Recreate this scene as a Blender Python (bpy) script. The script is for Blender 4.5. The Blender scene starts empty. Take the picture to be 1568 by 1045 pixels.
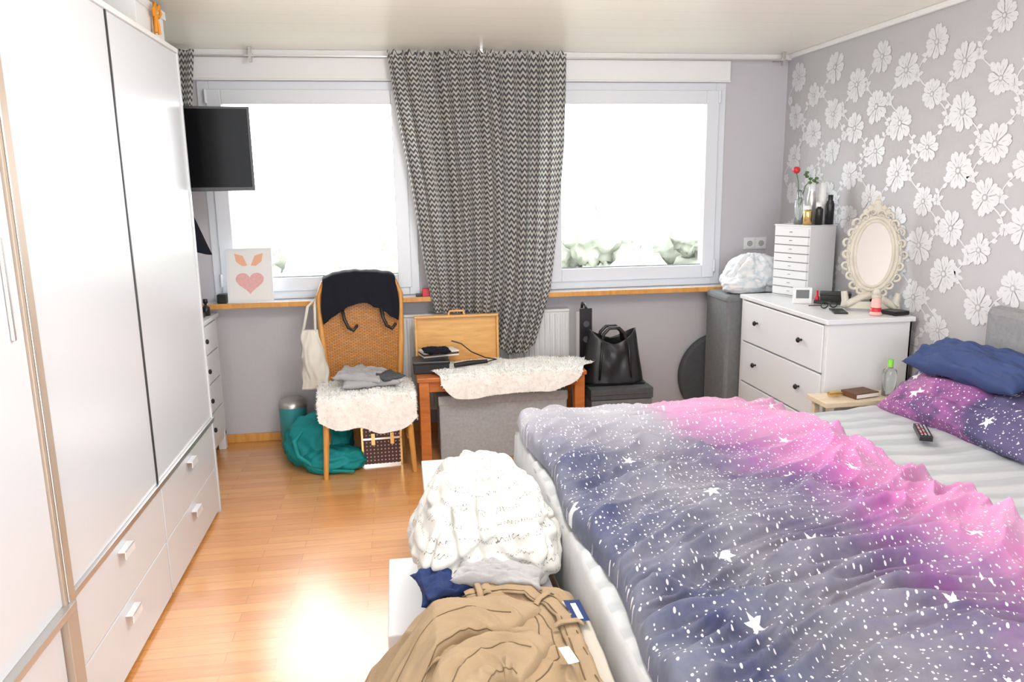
import bpy, math, random
from math import *
from mathutils import Vector, Matrix, noise
random.seed(7)
scene=bpy.context.scene
scene.view_settings.view_transform='Standard'
# ---------------------------------------------------------------- camera
psi,th,ro,fpx=radians(8.310),radians(11.313),radians(.905),1175.5
F=Vector((sin(psi)*cos(th),cos(psi)*cos(th),-sin(th)))
R0=Vector((cos(psi),-sin(psi),0));U0=R0.cross(F)
U=cos(ro)*U0+sin(ro)*R0;R=cos(ro)*R0-sin(ro)*U0
cam=bpy.data.cameras.new('camera');co=bpy.data.objects.new('camera',cam)
scene.collection.objects.link(co);scene.camera=co
cam.sensor_width=36;cam.lens=fpx/1568*36;cam.clip_start=.02
co.matrix_world=Matrix(((R.x,U.x,-F.x,0),(R.y,U.y,-F.y,0),(R.z,U.z,-F.z,1.6),(0,0,0,1)))
# ---------------------------------------------------------------- world
w=bpy.data.worlds.new('sky');scene.world=w;w.use_nodes=True
w.node_tree.nodes['Background'].inputs[0].default_value=(.95,.975,1,1)
w.node_tree.nodes['Background'].inputs[1].default_value=8.0
# ---------------------------------------------------------------- materials
class G:
    def __init__(s,name):
        s.m=bpy.data.materials.new(name);s.m.use_nodes=True;s.nt=s.m.node_tree
        s.b=s.nt.nodes['Principled BSDF'];s.out=s.nt.nodes['Material Output']
    def n(s,t,**k):
        x=s.nt.nodes.new(t)
        for a,b in k.items(): setattr(x,a,b)
        return x
    def l(s,a,b): s.nt.links.new(a,b)
    def put(s,v,sock):
        if v is None: return
        if isinstance(v,bpy.types.NodeSocket): s.l(v,sock)
        else: sock.default_value=v
    def m_(s,op,a,b=None,c=None):
        x=s.n('ShaderNodeMath',operation=op);s.put(a,x.inputs[0]);s.put(b,x.inputs[1]);s.put(c,x.inputs[2]);return x.outputs[0]
    def coord(s,kind='Object',scale=(1,1,1),rot=(0,0,0)):
        t=s.n('ShaderNodeTexCoord');mp=s.n('ShaderNodeMapping')
        s.l(t.outputs[kind],mp.inputs[0]);mp.inputs['Scale'].default_value=scale;mp.inputs['Rotation'].default_value=rot
        return mp.outputs[0]
    def noise(s,vec,scale,detail=4,rough=.5):
        x=s.n('ShaderNodeTexNoise');s.l(vec,x.inputs['Vector']);x.inputs['Scale'].default_value=scale
        x.inputs['Detail'].default_value=detail;x.inputs['Roughness'].default_value=rough;return x.outputs['Fac']
    def ramp(s,fac,stops,interp='LINEAR'):
        x=s.n('ShaderNodeValToRGB');s.l(fac,x.inputs[0]);e=x.color_ramp;e.interpolation=interp
        while len(e.elements)<len(stops): e.elements.new(.5)
        for i,(p,c) in enumerate(stops): e.elements[i].position=p;e.elements[i].color=(*c,1)
        return x.outputs[0]
    def mix(s,f,a,b,mode='MIX'):
        x=s.n('ShaderNodeMix',data_type='RGBA',blend_type=mode)
        s.put(f,x.inputs[0])
        for v,k in ((a,6),(b,7)):
            if isinstance(v,tuple): v=(*v,1)
            s.put(v,x.inputs[k])
        return x.outputs[2]
    def bump(s,h,st,dist=.01):
        x=s.n('ShaderNodeBump');s.l(h,x.inputs['Height']);x.inputs['Strength'].default_value=st;x.inputs['Distance'].default_value=dist
        s.l(x.outputs[0],s.b.inputs['Normal'])
    def sep(s,v):
        x=s.n('ShaderNodeSeparateXYZ');s.l(v,x.inputs[0]);return x.outputs
    def comb(s,a,b,c=0.):
        x=s.n('ShaderNodeCombineXYZ');s.put(a,x.inputs[0]);s.put(b,x.inputs[1]);s.put(c,x.inputs[2]);return x.outputs[0]
    def set(s,col=None,rough=None,metal=None,spec=None,coat=None,coatr=None,sheen=None):
        for k,v in (('Base Color',col),('Roughness',rough),('Metallic',metal),('Specular IOR Level',spec),('Coat Weight',coat),('Coat Roughness',coatr),('Sheen Weight',sheen)):
            if v is None: continue
            if isinstance(v,tuple) and len(v)==3: v=(*v,1)
            s.put(v,s.b.inputs[k])
def S(name,col,rough=.5,metal=0,spec=.5,bump=None,var=None,coat=0,sheen=0,trans=0):
    g=G(name);c=col
    if var:
        v=g.coord();f=g.noise(v,var[0],5)
        c=g.mix(f,tuple(x*(1-var[1]) for x in col),tuple(min(1,x*(1+var[1])) for x in col))
    g.set(c,rough,metal,spec,coat,.1,sheen)
    if bump: g.bump(g.noise(g.coord(),bump[0],6,.6),bump[1],.004)
    if trans:
        g.b.inputs['Transmission Weight'].default_value=trans
    return g.m
def wood(name,c1,c2,sc=(1,12,12),rough=.4,coat=0):
    g=G(name);v=g.coord(scale=sc);f=g.noise(v,3,6,.6)
    g.set(g.ramp(f,[(.3,c1),(.7,c2)]),rough,coat=coat);g.bump(f,.1,.002);return g.m
M_white=S('white_lacquer',(.72,.735,.75),.28,bump=(3,.02))
M_wardr=S('wardrobe_lacquer',(.62,.65,.69),.2,bump=(2,.015))
M_whitem=S('white_matte',(.75,.755,.75),.6,var=(6,.02))
M_pvc=S('window_pvc',(.68,.71,.755),.25)
M_black=S('black_plastic',(.012,.012,.014),.35)
M_blackm=S('black_cloth',(.010,.011,.018),.9,spec=.2,bump=(120,.3))
M_dark=S('dark_metal',(.03,.03,.03),.35,metal=.6)
M_alu=S('aluminium',(.58,.56,.54),.3,metal=.8)
M_tan=S('door_edge_beige',(.42,.34,.27),.35,metal=.2)
M_chrome=S('chrome',(.8,.8,.8),.12,metal=1)
M_gold=S('gold',(.85,.6,.25),.25,metal=.9)
M_redwood=wood('table_redwood',(.40,.11,.02),(.58,.19,.045),(2,14,14),.35)
M_oak=wood('oak_orange',(.56,.25,.05),(.72,.37,.10),(12,12,2),.4)
M_traywood=wood('tray_wood',(.62,.32,.09),(.78,.45,.15),(2,14,14),.4)
M_pale=wood('pale_wood',(.62,.50,.34),(.72,.62,.47),(2,14,14),.5)
M_grey=S('grey_felt',(.25,.255,.265),.95,bump=(200,.5),var=(60,.25))
M_greybox=S('grey_box_felt',(.40,.42,.44),.95,bump=(200,.5),var=(60,.25))
M_greyd=S('dark_grey_fabric',(.075,.08,.09),.95,bump=(200,.4),var=(40,.2))
M_greym=S('mid_grey_fabric',(.18,.19,.20),.95,bump=(200,.4),var=(40,.2))
M_bedside=S('bed_side_fabric',(.34,.345,.355),.9,bump=(150,.3),var=(30,.1))
M_teal=S('teal_cloth',(.0,.25,.26),.7,bump=(30,.4),var=(8,.25))
M_tealm=S('teal_metal',(.05,.34,.38),.3,metal=.2)
M_navy=S('navy_cloth',(.01,.03,.12),.85,bump=(60,.3))
M_bluep=S('blue_pillow_cloth',(.035,.06,.17),.85,bump=(90,.3),var=(5,.3))
M_khaki=S('khaki_cotton',(.35,.255,.155),.9,bump=(150,.35),var=(7,.12))
M_khakil=S('khaki_lining',(.52,.49,.43),.9,bump=(150,.3))
M_khakid=S('khaki_seam',(.16,.11,.06),.9)
M_greycl=S('grey_jersey',(.38,.38,.39),.95,bump=(100,.3),var=(10,.1))
M_beige=S('beige_canvas',(.66,.63,.56),.9,bump=(150,.3))
M_cream=S('antique_cream',(.56,.53,.45),.5,bump=(40,.4),var=(20,.2))
M_mirror=S('mirror_glass',(.9,.9,.9),.02,metal=1)
M_red=S('red',(.55,.02,.04),.4)
M_green=S('green_cap',(.25,.7,.08),.4)
M_leaf=S('leaf_green',(.08,.16,.05),.6)
M_pink=S('pink_wax',(.75,.42,.38),.5)
M_orange=S('orange_ribbon',(.65,.26,.02),.5)
M_glass=S('clear_plastic',(.85,.92,.9),.08,trans=.9)
M_brown=S('dark_brown',(.12,.05,.02),.5)
M_paper=S('paper',(.76,.76,.75),.8)
M_screen=S('tv_screen',(.004,.004,.005),.10,spec=.08)
M_wall=S('wall_paint_lilac_grey',(.51,.50,.53),.9,bump=(80,.15),var=(3,.03))
M_walll=S('wall_paint_white',(.76,.78,.8),.9)
M_papg=S('wallpaper_ground',(.465,.46,.475),.7,bump=(60,.15),var=(5,.04))
M_papf=S('wallpaper_flower',(.66,.67,.69),.4,var=(30,.05))
M_papd=S('wallpaper_shade',(.47,.465,.475),.6)
def mk_fur():
    g=G('sheepskin');v=g.coord();f=g.noise(v,40,4)
    g.set(g.ramp(f,[(.3,(.82,.81,.77)),(.6,(.92,.92,.90))]),.95,sheen=.4);g.bump(f,.6,.01);return g.m
M_fur=mk_fur()
def mk_floor():
    g=G('laminate');v=g.coord();br=g.n('ShaderNodeTexBrick');g.l(v,br.inputs[0])
    br.offset=.37;br.inputs['Color1'].default_value=(.60,.235,.055,1);br.inputs['Color2'].default_value=(.76,.36,.11,1)
    br.inputs['Mortar'].default_value=(.36,.14,.035,1);br.inputs['Scale'].default_value=1
    br.inputs['Mortar Size'].default_value=.0016;br.inputs['Brick Width'].default_value=.48;br.inputs['Row Height'].default_value=.066
    v2=g.coord(scale=(1.5,22,1));f=g.noise(v2,3,6,.6)
    c=g.mix(.4,br.outputs[0],g.ramp(f,[(.3,(.60,.23,.05)),(.7,(.82,.43,.15))]))
    g.set(c,.30,spec=.6,coat=1.,coatr=.22);g.b.inputs['Coat IOR'].default_value=1.68
    g.bump(g.noise(v2,4,3),.04,.002);return g.m
M_floor=mk_floor()
def mk_ceil():
    g=G('ceiling_boards');v=g.coord();x=g.sep(v)
    f=g.m_('FRACT',g.m_('MULTIPLY',x[1],1/.2));gr=g.m_('LESS_THAN',f,.03)
    g.set(g.mix(gr,(.94,.91,.83),(.85,.81,.72)),.3,spec=.5)
    return g.m
M_ceil=mk_ceil()
def mk_chev():
    g=G('chevron_curtain');t=g.n('ShaderNodeTexCoord');x=g.sep(t.outputs['UV'])
    z=g.m_('PINGPONG',x[0],.022)
    s_=g.m_('FRACT',g.m_('MULTIPLY',g.m_('ADD',x[1],g.m_('MULTIPLY',z,.95)),1/.034))
    st=g.m_('LESS_THAN',s_,.5)
    c=g.mix(st,(.70,.68,.62),(.11,.115,.125))
    g.set(c,.9);tr=g.n('ShaderNodeBsdfTranslucent');g.l(c,tr.inputs[0])
    mx=g.n('ShaderNodeMixShader');mx.inputs[0].default_value=.5
    g.l(g.b.outputs[0],mx.inputs[1]);g.l(tr.outputs[0],mx.inputs[2]);g.l(mx.outputs[0],g.out.inputs[0]);return g.m
M_chev=mk_chev()
def stars(g,x,y,c,big=True):
    v=g.comb(x,y)
    for sc,th_,cut in ((30,.10,.25),(52,.10,.45)):
        vo=g.n('ShaderNodeTexVoronoi',voronoi_dimensions='2D');g.l(v,vo.inputs['Vector']);vo.inputs['Scale'].default_value=sc;vo.inputs['Randomness'].default_value=.85
        d=g.m_('LESS_THAN',vo.outputs['Distance'],th_)
        cr=g.sep(vo.outputs['Color'])
        d=g.m_('MULTIPLY',d,g.m_('GREATER_THAN',cr[0],cut))
        c=g.mix(d,c,(.76,.75,.82))
    if big:
        vo=g.n('ShaderNodeTexVoronoi',voronoi_dimensions='2D');g.l(v,vo.inputs['Vector']);vo.inputs['Scale'].default_value=2.9;vo.inputs['Randomness'].default_value=.75
        vs=g.n('ShaderNodeVectorMath',operation='SUBTRACT');g.l(v,vs.inputs[0]);g.l(vo.outputs['Position'],vs.inputs[1])
        q=g.sep(vs.outputs[0]);cr=g.sep(vo.outputs['Color'])
        r=g.m_('SQRT',g.m_('ADD',g.m_('MULTIPLY',q[0],q[0]),g.m_('MULTIPLY',q[1],q[1])))
        a=g.m_('ADD',g.m_('ARCTAN2',q[1],q[0]),g.m_('MULTIPLY',cr[1],6.0))
        tri=g.m_('MULTIPLY',g.m_('ABSOLUTE',g.m_('SUBTRACT',g.m_('FRACT',g.m_('MULTIPLY',g.m_('ADD',a,20.),5/(2*pi))),.5)),2.)
        bd=g.m_('DIVIDE',.0108,g.m_('ADD',.39,g.m_('MULTIPLY',g.m_('SUBTRACT',1.,tri),.61)))
        d=g.m_('LESS_THAN',r,bd)
        c=g.mix(d,c,(.85,.84,.88))
    return c
def mk_gal():
    g=G('galaxy_print');v=g.coord();p=g.sep(v)
    n1=g.noise(v,2.0,5,.6);n2=g.noise(v,3.0,6,.65)
    k=g.m_('ADD',p[0],g.m_('MULTIPLY',g.m_('SUBTRACT',n1,.5),.65))
    k=g.m_('ADD',k,g.m_('MULTIPLY',g.m_('SUBTRACT',p[1],2.4),.05))
    k=g.m_('DIVIDE',g.m_('SUBTRACT',k,.4),1.4)
    c=g.ramp(k,[(0.,(.11,.125,.19)),(.14,(.036,.046,.12)),(.34,(.14,.145,.19)),(.52,(.085,.068,.15)),(.66,(.23,.09,.27)),(.80,(.62,.16,.46)),(1.,(.70,.30,.56))])
    c=g.mix(g.m_('MULTIPLY',g.ramp(n2,[(.42,(0,0,0)),(.66,(1,1,1))]),.45),c,(.29,.29,.33))
    far=g.m_('MULTIPLY',g.m_('SUBTRACT',p[1],2.55),1.8)
    x=g.n('ShaderNodeClamp');g.l(far,x.inputs[0])
    c=g.mix(g.m_('MULTIPLY',x.outputs[0],.85),c,g.mix(g.ramp(k,[(.45,(0,0,0)),(.6,(1,1,1))]),(.46,.46,.51),(.66,.36,.54)))
    c=stars(g,p[0],p[1],c)
    g.set(c,.85,sheen=.1);g.bump(n2,.15,.02);return g.m
M_gal=mk_gal()
def mk_galp():
    g=G('galaxy_pillow_print');v=g.coord();p=g.sep(v);n1=g.noise(v,3.5,5,.6)
    k=g.m_('ADD',g.m_('MULTIPLY',g.m_('SUBTRACT',p[1],2.4),1.0),g.m_('MULTIPLY',g.m_('SUBTRACT',n1,.5),1.6))
    c=g.ramp(k,[(0.,(.10,.09,.19)),(.3,(.07,.06,.15)),(.5,(.30,.10,.29)),(.62,(.42,.17,.36)),(.8,(.20,.13,.26)),(1.,(.16,.15,.25))])
    g.set(stars(g,g.m_('MULTIPLY',p[2],1.2),p[1],c),.85);return g.m
M_galp=mk_galp()
def mk_sheet():
    g=G('striped_sheet');v=g.coord();p=g.sep(v);n=g.noise(v,2,3)
    s_=g.m_('FRACT',g.m_('ADD',g.m_('MULTIPLY',p[1],9.),g.m_('MULTIPLY',n,.4)))
    c=g.ramp(s_,[(0,(.51,.54,.56)),(.4,(.54,.57,.59)),(.55,(.42,.45,.475)),(.85,(.44,.47,.495)),(1,(.51,.54,.56))])
    side=g.m_('LESS_THAN',p[0],.49)
    c=g.mix(side,c,(.50,.51,.52))
    g.set(c,.85);g.bump(g.noise(g.coord(scale=(2,7,1)),2,5),.4,.03);return g.m
M_sheet=mk_sheet()
def mk_script():
    g=G('script_print_cotton');v=g.coord('UV');p=g.sep(v)
    n=g.noise(v,6,2);n2=g.noise(g.coord('UV',scale=(1,2.6,1)),7,2)
    wv=g.m_('SINE',g.m_('ADD',g.m_('MULTIPLY',p[0],300.),g.m_('MULTIPLY',n,40.)))
    amp=g.m_('MULTIPLY',g.noise(v,40,2),.24)
    row=g.m_('FRACT',g.m_('ADD',g.m_('ADD',g.m_('MULTIPLY',p[1],9.),g.m_('MULTIPLY',wv,amp)),g.m_('MULTIPLY',n,1.2)))
    ln=g.m_('LESS_THAN',g.m_('ABSOLUTE',g.m_('SUBTRACT',row,.5)),.036)
    mk=g.m_('MULTIPLY',ln,g.m_('GREATER_THAN',n2,.50))
    g.set(g.mix(mk,(.60,.60,.575),(.16,.15,.13)),.85);return g.m
M_script=mk_script()
def mk_wick():
    g=G('wicker');v=g.coord();br=g.n('ShaderNodeTexBrick');p=g.sep(v)
    g.l(g.comb(p[0],g.m_('ADD',p[2],p[1])),br.inputs[0])
    br.inputs['Scale'].default_value=1;br.inputs['Brick Width'].default_value=.028;br.inputs['Row Height'].default_value=.010;br.inputs['Mortar Size'].default_value=.0016
    br.inputs['Color1'].default_value=(.62,.27,.045,1);br.inputs['Color2'].default_value=(.48,.19,.025,1);br.inputs['Mortar'].default_value=(.16,.055,.01,1)
    g.set(br.outputs[0],.5);g.bump(br.outputs['Fac'],-.5,.003);return g.m
M_wick=mk_wick()
def mk_blueprint():
    g=G('patterned_cloth');v=g.coord();n=g.noise(v,14,4)
    g.set(g.ramp(n,[(.45,(.70,.71,.72)),(.55,(.52,.58,.63)),(.6,(.70,.71,.72))]),.8);return g.m
M_bp=mk_blueprint()
def mk_studded():
    g=G('studded_leather');v=g.coord(scale=(45,45,45));p=g.sep(v)
    a=g.m_('FRACT',g.m_('ADD',p[0],p[1]));b=g.m_('FRACT',p[2])
    r=g.m_('SQRT',g.m_('ADD',g.m_('POWER',g.m_('SUBTRACT',a,.5),2.),g.m_('POWER',g.m_('SUBTRACT',b,.5),2.)))
    g.set(g.mix(g.m_('LESS_THAN',r,.2),(.07,.02,.02),(.6,.42,.38)),.35);return g.m
M_stud=mk_studded()
M_tree=S('tree_foliage',(.235,.25,.205),.9,var=(3,.3))
M_ground=S('lawn',(.2,.23,.16),.9,var=(1,.3))
# ---------------------------------------------------------------- mesh builder
def vn(*a): return noise.noise(Vector(a))
class MB:
    def __init__(s,name):
        s.name=name;s.v=[];s.f=[];s.fm=[];s.sm=[];s.uv=[];s.mats=[];s.M=Matrix.Identity(4)
    def mi(s,m):
        if m not in s.mats: s.mats.append(m)
        return s.mats.index(m)
    def add(s,vs,fs,mat,smooth=False,uvs=None):
        o=len(s.v);i=s.mi(mat)
        s.v+=[tuple(s.M@Vector(p)) for p in vs]
        s.uv+=uvs if uvs else [(p[0],p[1]) for p in vs]
        for f in fs: s.f.append([o+k for k in f]);s.fm.append(i);s.sm.append(smooth)
    def box(s,x0,x1,y0,y1,z0,z1,mat):
        vs=[(x,y,z) for x in (x0,x1) for y in (y0,y1) for z in (z0,z1)]
        s.add(vs,[(0,1,3,2),(4,6,7,5),(0,4,5,1),(2,3,7,6),(0,2,6,4),(1,5,7,3)],mat)
    def cyl(s,p0,p1,r0,mat,r1=None,n=20,sm=True):
        s.tube([p0,p1],[r0,r0 if r1 is None else r1],mat,n)
    def tube(s,pts,r,mat,n=10,cap=True,flat=1.,up=None):
        pts=[Vector(p) for p in pts]
        if not isinstance(r,(list,tuple)): r=[r]*len(pts)
        vs=[];fs=[];prev=None
        for i,p in enumerate(pts):
            t=(pts[min(i+1,len(pts)-1)]-pts[max(i-1,0)]).normalized()
            if prev is None:
                a=Vector(up) if up else (Vector((0,0,1)) if abs(t.z)<.9 else Vector((1,0,0)))
            else: a=prev
            a=(a-t*a.dot(t)).normalized();b=t.cross(a);prev=a
            for k in range(n):
                q=2*pi*k/n;vs.append(tuple(p+a*cos(q)*r[i]*flat+b*sin(q)*r[i]))
        L=len(pts)
        for i in range(L-1):
            for k in range(n): fs.append((i*n+k,i*n+(k+1)%n,(i+1)*n+(k+1)%n,(i+1)*n+k))
        s.add(vs,fs,mat,True)
        if cap:
            s.add(vs[:n],[tuple(range(n))[::-1]],mat);s.add(vs[-n:],[tuple(range(n))],mat)
    def sph(s,c,r,mat,nu=20,nv=12,disp=None):
        if not isinstance(r,(tuple,list)): r=(r,)*3
        def fn(u,v):
            a=2*pi*u;b=pi*(v-.5);d=Vector((cos(a)*cos(b),sin(a)*cos(b),sin(b)))
            k=1+(disp(d) if disp else 0)
            return (c[0]+d.x*r[0]*k,c[1]+d.y*r[1]*k,c[2]+d.z*r[2]*k)
        s.grid(fn,nu,nv,mat,wrap=True)
    def lathe(s,c,prof,mat,n=28,sx=1,sy=1):
        vs=[];fs=[]
        for r,z in prof:
            for k in range(n):
                a=2*pi*k/n;vs.append((c[0]+r*cos(a)*sx,c[1]+r*sin(a)*sy,c[2]+z))
        for i in range(len(prof)-1):
            for k in range(n): fs.append((i*n+k,i*n+(k+1)%n,(i+1)*n+(k+1)%n,(i+1)*n+k))
        s.add(vs,fs,mat,True);s.add(vs[:n],[tuple(range(n))[::-1]],mat);s.add(vs[-n:],[tuple(range(n))],mat)
    def grid(s,fn,nu,nv,mat,wrap=False,uvf=None):
        vs=[];uv=[];fs=[]
        NU=nu if wrap else nu+1
        for j in range(nv+1):
            for i in range(NU):
                u,v=i/nu,j/nv;vs.append(fn(u,v));uv.append(uvf(u,v) if uvf else (u,v))
        for j in range(nv):
            for i in range(nu):
                a=j*NU+i;b=j*NU+(i+1)%NU;fs.append((a,b,b+NU,a+NU))
        s.add(vs,fs,mat,True,uv)
    def poly(s,pts,mat): s.add(pts,[tuple(range(len(pts)))],mat)
    def pillow(s,c,size,mat,rot=(0,0,0),wr=.03,seed=0,n=36,p=3.):
        M=Matrix.Translation(c)
        for k,ax in enumerate('XYZ'): M=M@Matrix.Rotation(rot[k],4,ax)
        M0=s.M;s.M=M0@M
        for sg in (1,-1):
            def fn(u,v):
                a=2*u-1;b=2*v-1
                e=max(0,(1-abs(a)**p))*max(0,(1-abs(b)**p))
                h=e**.45
                pin=1-.10*(1-abs(b)**2)*abs(a)**8;pin2=1-.10*(1-abs(a)**2)*abs(b)**8
                d=wr*(vn(a*2.5+seed,b*2.5,seed)+.5*vn(a*6,b*6+seed,1.))*min(1,e*3)
                return (a*size[0]/2*pin,b*size[1]/2*pin2,sg*(h*size[2]/2)+d)
            s.grid(fn,n,n,mat)
        s.M=M0
    def fur(s,fn,n,mat,ln=.02):
        for _ in range(n):
            u,v=random.random(),sqrt(random.random());p=Vector(fn(u,v))
            e=.01
            a=Vector(fn((u+e)%1,v))-p;b=Vector(fn(u,min(1,v+e)))-p
            nn=a.cross(b)
            if nn.length<1e-9: continue
            nn.normalize()
            if nn.z<-.2: nn=-nn
            r=Vector((random.uniform(-1,1),random.uniform(-1,1),random.uniform(-.8,.5)))
            t=(nn*.6+r*.9).normalized()*ln*random.uniform(.6,1.2);w_=t.cross(r).normalized()*.0035
            s.add([p+w_,p-w_,p+t],[(0,1,2)],mat)
    def build(s,bevel=0,sub=0,solid=0,merge=False,parent=None,recalc=True):
        me=bpy.data.meshes.new(s.name);me.from_pydata(s.v,[],s.f)
        for m in s.mats: me.materials.append(m)
        me.polygons.foreach_set('material_index',s.fm);me.polygons.foreach_set('use_smooth',s.sm)
        ul=me.uv_layers.new(name='UVMap')
        for lp in me.loops: ul.data[lp.index].uv=s.uv[lp.vertex_index]
        import bmesh
        bm=bmesh.new();bm.from_mesh(me)
        if merge: bmesh.ops.remove_doubles(bm,verts=bm.verts,dist=.0004)
        if recalc: bmesh.ops.recalc_face_normals(bm,faces=bm.faces)
        bm.to_mesh(me);bm.free();me.update()
        o=bpy.data.objects.new(s.name,me);scene.collection.objects.link(o)
        if parent: o.parent=parent
        if solid:
            m=o.modifiers.new('s','SOLIDIFY');m.thickness=solid;m.offset=0
        if bevel:
            m=o.modifiers.new('b','BEVEL');m.width=bevel;m.segments=2;m.limit_method='ANGLE';m.angle_limit=radians(50)
        return o
def empty(name):
    o=bpy.data.objects.new(name,None);scene.collection.objects.link(o);return o
def RZ(x,y,z,a): return Matrix.Translation((x,y,z))@Matrix.Rotation(a,4,'Z')
# ================================================================ ROOM
D=4.994;XL=-1.585;XR=2.6;H=2.425
b=MB('floor');b.box(XL-.1,XR+.1,-1.2,D+.2,-.1,0,M_floor);b.build()
b=MB('ceiling');b.box(XL-.1,XR+.1,-1.2,D+.2,H,H+.1,M_ceil);b.build()
b=MB('wall_left');b.box(XL-.1,XL,-1.2,D+.2,0,H,M_walll);b.build()
b=MB('unseen_wall_front');b.box(XL-.1,-.5,-1.3,-1.2,0,H,M_walll);b.box(1.6,XR+.1,-1.3,-1.2,0,H,M_walll);b.box(-.5,1.6,-1.3,-1.2,2.15,H,M_walll);b.build()  # unseen wall behind the camera, opening shaped to limit light from the rear
W1=(-1.14,.13);W2=(.93,2.17);WZ=(.93,2.25)
b=MB('wall_back')
b.box(XL,XR,D,D+.2,0,WZ[0],M_wall);b.box(XL,XR,D,D+.2,WZ[1],H,M_wall)
b.box(XL,W1[0],D,D+.2,WZ[0],WZ[1],M_wall);b.box(W1[1],W2[0],D,D+.2,WZ[0],WZ[1],M_wall);b.box(W2[1],XR,D,D+.2,WZ[0],WZ[1],M_wall)
b.build()
# right wall with wallpaper flowers
b=MB('wall_right');b.box(XR,XR+.1,-1.2,D+.2,0,H,M_papg)
xf=XR-.0016
cnt=[0]
def wpoly(pts,mat,lay=0):
    a=0;cnt[0]+=1
    o=-.0007*lay-.000008*(cnt[0]*37%83)
    pts=[(xf+o,p[0],p[1]) for p in pts]
    for (x1_,y1_,z1_),(x2_,y2_,z2_) in zip(pts,pts[1:]+pts[:1]): a+=y1_*z2_-y2_*z1_
    b.poly(pts[::-1] if a>0 else pts,mat)
def flower(cy,cz,r,a0,mat=M_papf,n=8):
    for k in range(n):
        a=a0+2*pi*k/n+random.uniform(-.05,.05);L=r*random.uniform(.92,1.08)
        dx,dy=cos(a),sin(a);wd=r*.62*8/n
        half=[(.10,.05),(.36,.20),(.60,.40),(.80,.47),(.95,.36),(1.04,.15)]
        for sg in (1,-1):
            hp_=[(.10,0)]+[(p,q*sg) for p,q in half]+[(.95,0)]
            wpoly([(cy+dx*p*L-dy*q*wd,cz+dy*p*L+dx*q*wd) for p,q in hp_],mat,1)
        if r>.06:
            wpoly([(cy+dx*p*L-dy*q*wd,cz+dy*p*L+dx*q*wd) for p,q in [(.36,0),(.55,.03),(.76,0),(.55,-.03)]],M_papd,2)
    wpoly([(cy+cos(2*pi*k/16)*r*.20,cz+sin(2*pi*k/16)*r*.20) for k in range(16)],M_papd,3)
    wpoly([(cy+cos(2*pi*k/12)*r*.11,cz+sin(2*pi*k/12)*r*.11) for k in range(12)],mat,4)
def strip(pts,w0,mat=M_papf):
    for i in range(len(pts)-1):
        (ya,za),(yb,zb)=pts[i],pts[i+1];t=Vector((yb-ya,zb-za)).normalized()
        wpoly([(ya-t.y*w0,za+t.x*w0),(ya+t.y*w0,za-t.x*w0),(yb+t.y*w0,zb-t.x*w0),(yb-t.y*w0,zb+t.x*w0)],mat,0)
def leaf(y,z,a,L,wd):
    dx,dy=cos(a),sin(a)
    wpoly([(y+dx*p*L-dy*q*wd,z+dy*p*L+dx*q*wd) for p,q in [(0,0),(.3,.45),(.6,.48),(1,0),(.6,-.48),(.3,-.45)]],M_papf,0)
sy,sz=.215,.25
for i in range(-1,19):
    for j in range(-1,12):
        y=1.4+i*sy+random.uniform(-.02,.02);z=.02+j*sz+(i%2)*sz/2+random.uniform(-.02,.02)
        if y>D-.10 or z>H-.10 or z<.1: continue
        flower(y,z,random.choice([.090,.082,.072]),random.random()*6)
        sg=1 if (i+j)%2 else -1
        pts=[(y+sg*(.02+.10*sin(k/16*pi*1.15)),z-.02-k/16*sz*.92) for k in range(17)]
        pts=[p for p in pts if p[1]>.02 and p[0]<D-.02]
        if len(pts)>3: strip(pts,.003)
        for k in range(2,len(pts)-1,2):
            a=random.uniform(.1,.9)+(0 if (k//2)%2 else pi/1.3)
            if pts[k][0]<D-.08: leaf(pts[k][0],pts[k][1],a,.040,.022)
        if len(pts)>9:
            flower(min(pts[8][0]+sg*.012,D-.06),pts[8][1],.028,1.,n=6)
b.build(recalc=False)
b=MB('trim_1');b.box(XL,XR,D-.05,D,H-.035,H,M_whitem);b.build(bevel=.006)
b=MB('trim_2');b.box(XR-.025,XR,-1.2,D-.05,H-.03,H,M_whitem);b.build(bevel=.006)
b=MB('trim_3');b.box(-1.2,2.19,D-.03,D,2.255,2.385,M_whitem);b.box(-1.2,2.19,D-.04,D-.03,2.25,2.262,M_whitem);b.build(bevel=.004)
b=MB('baseboard_back');b.box(XL,XR,D-.018,D,0,.055,M_oak);b.build(bevel=.004)
b=MB('baseboard_right');b.box(XR-.018,XR,-1.2,D-.02,0,.055,M_oak);b.build(bevel=.004)
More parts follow.
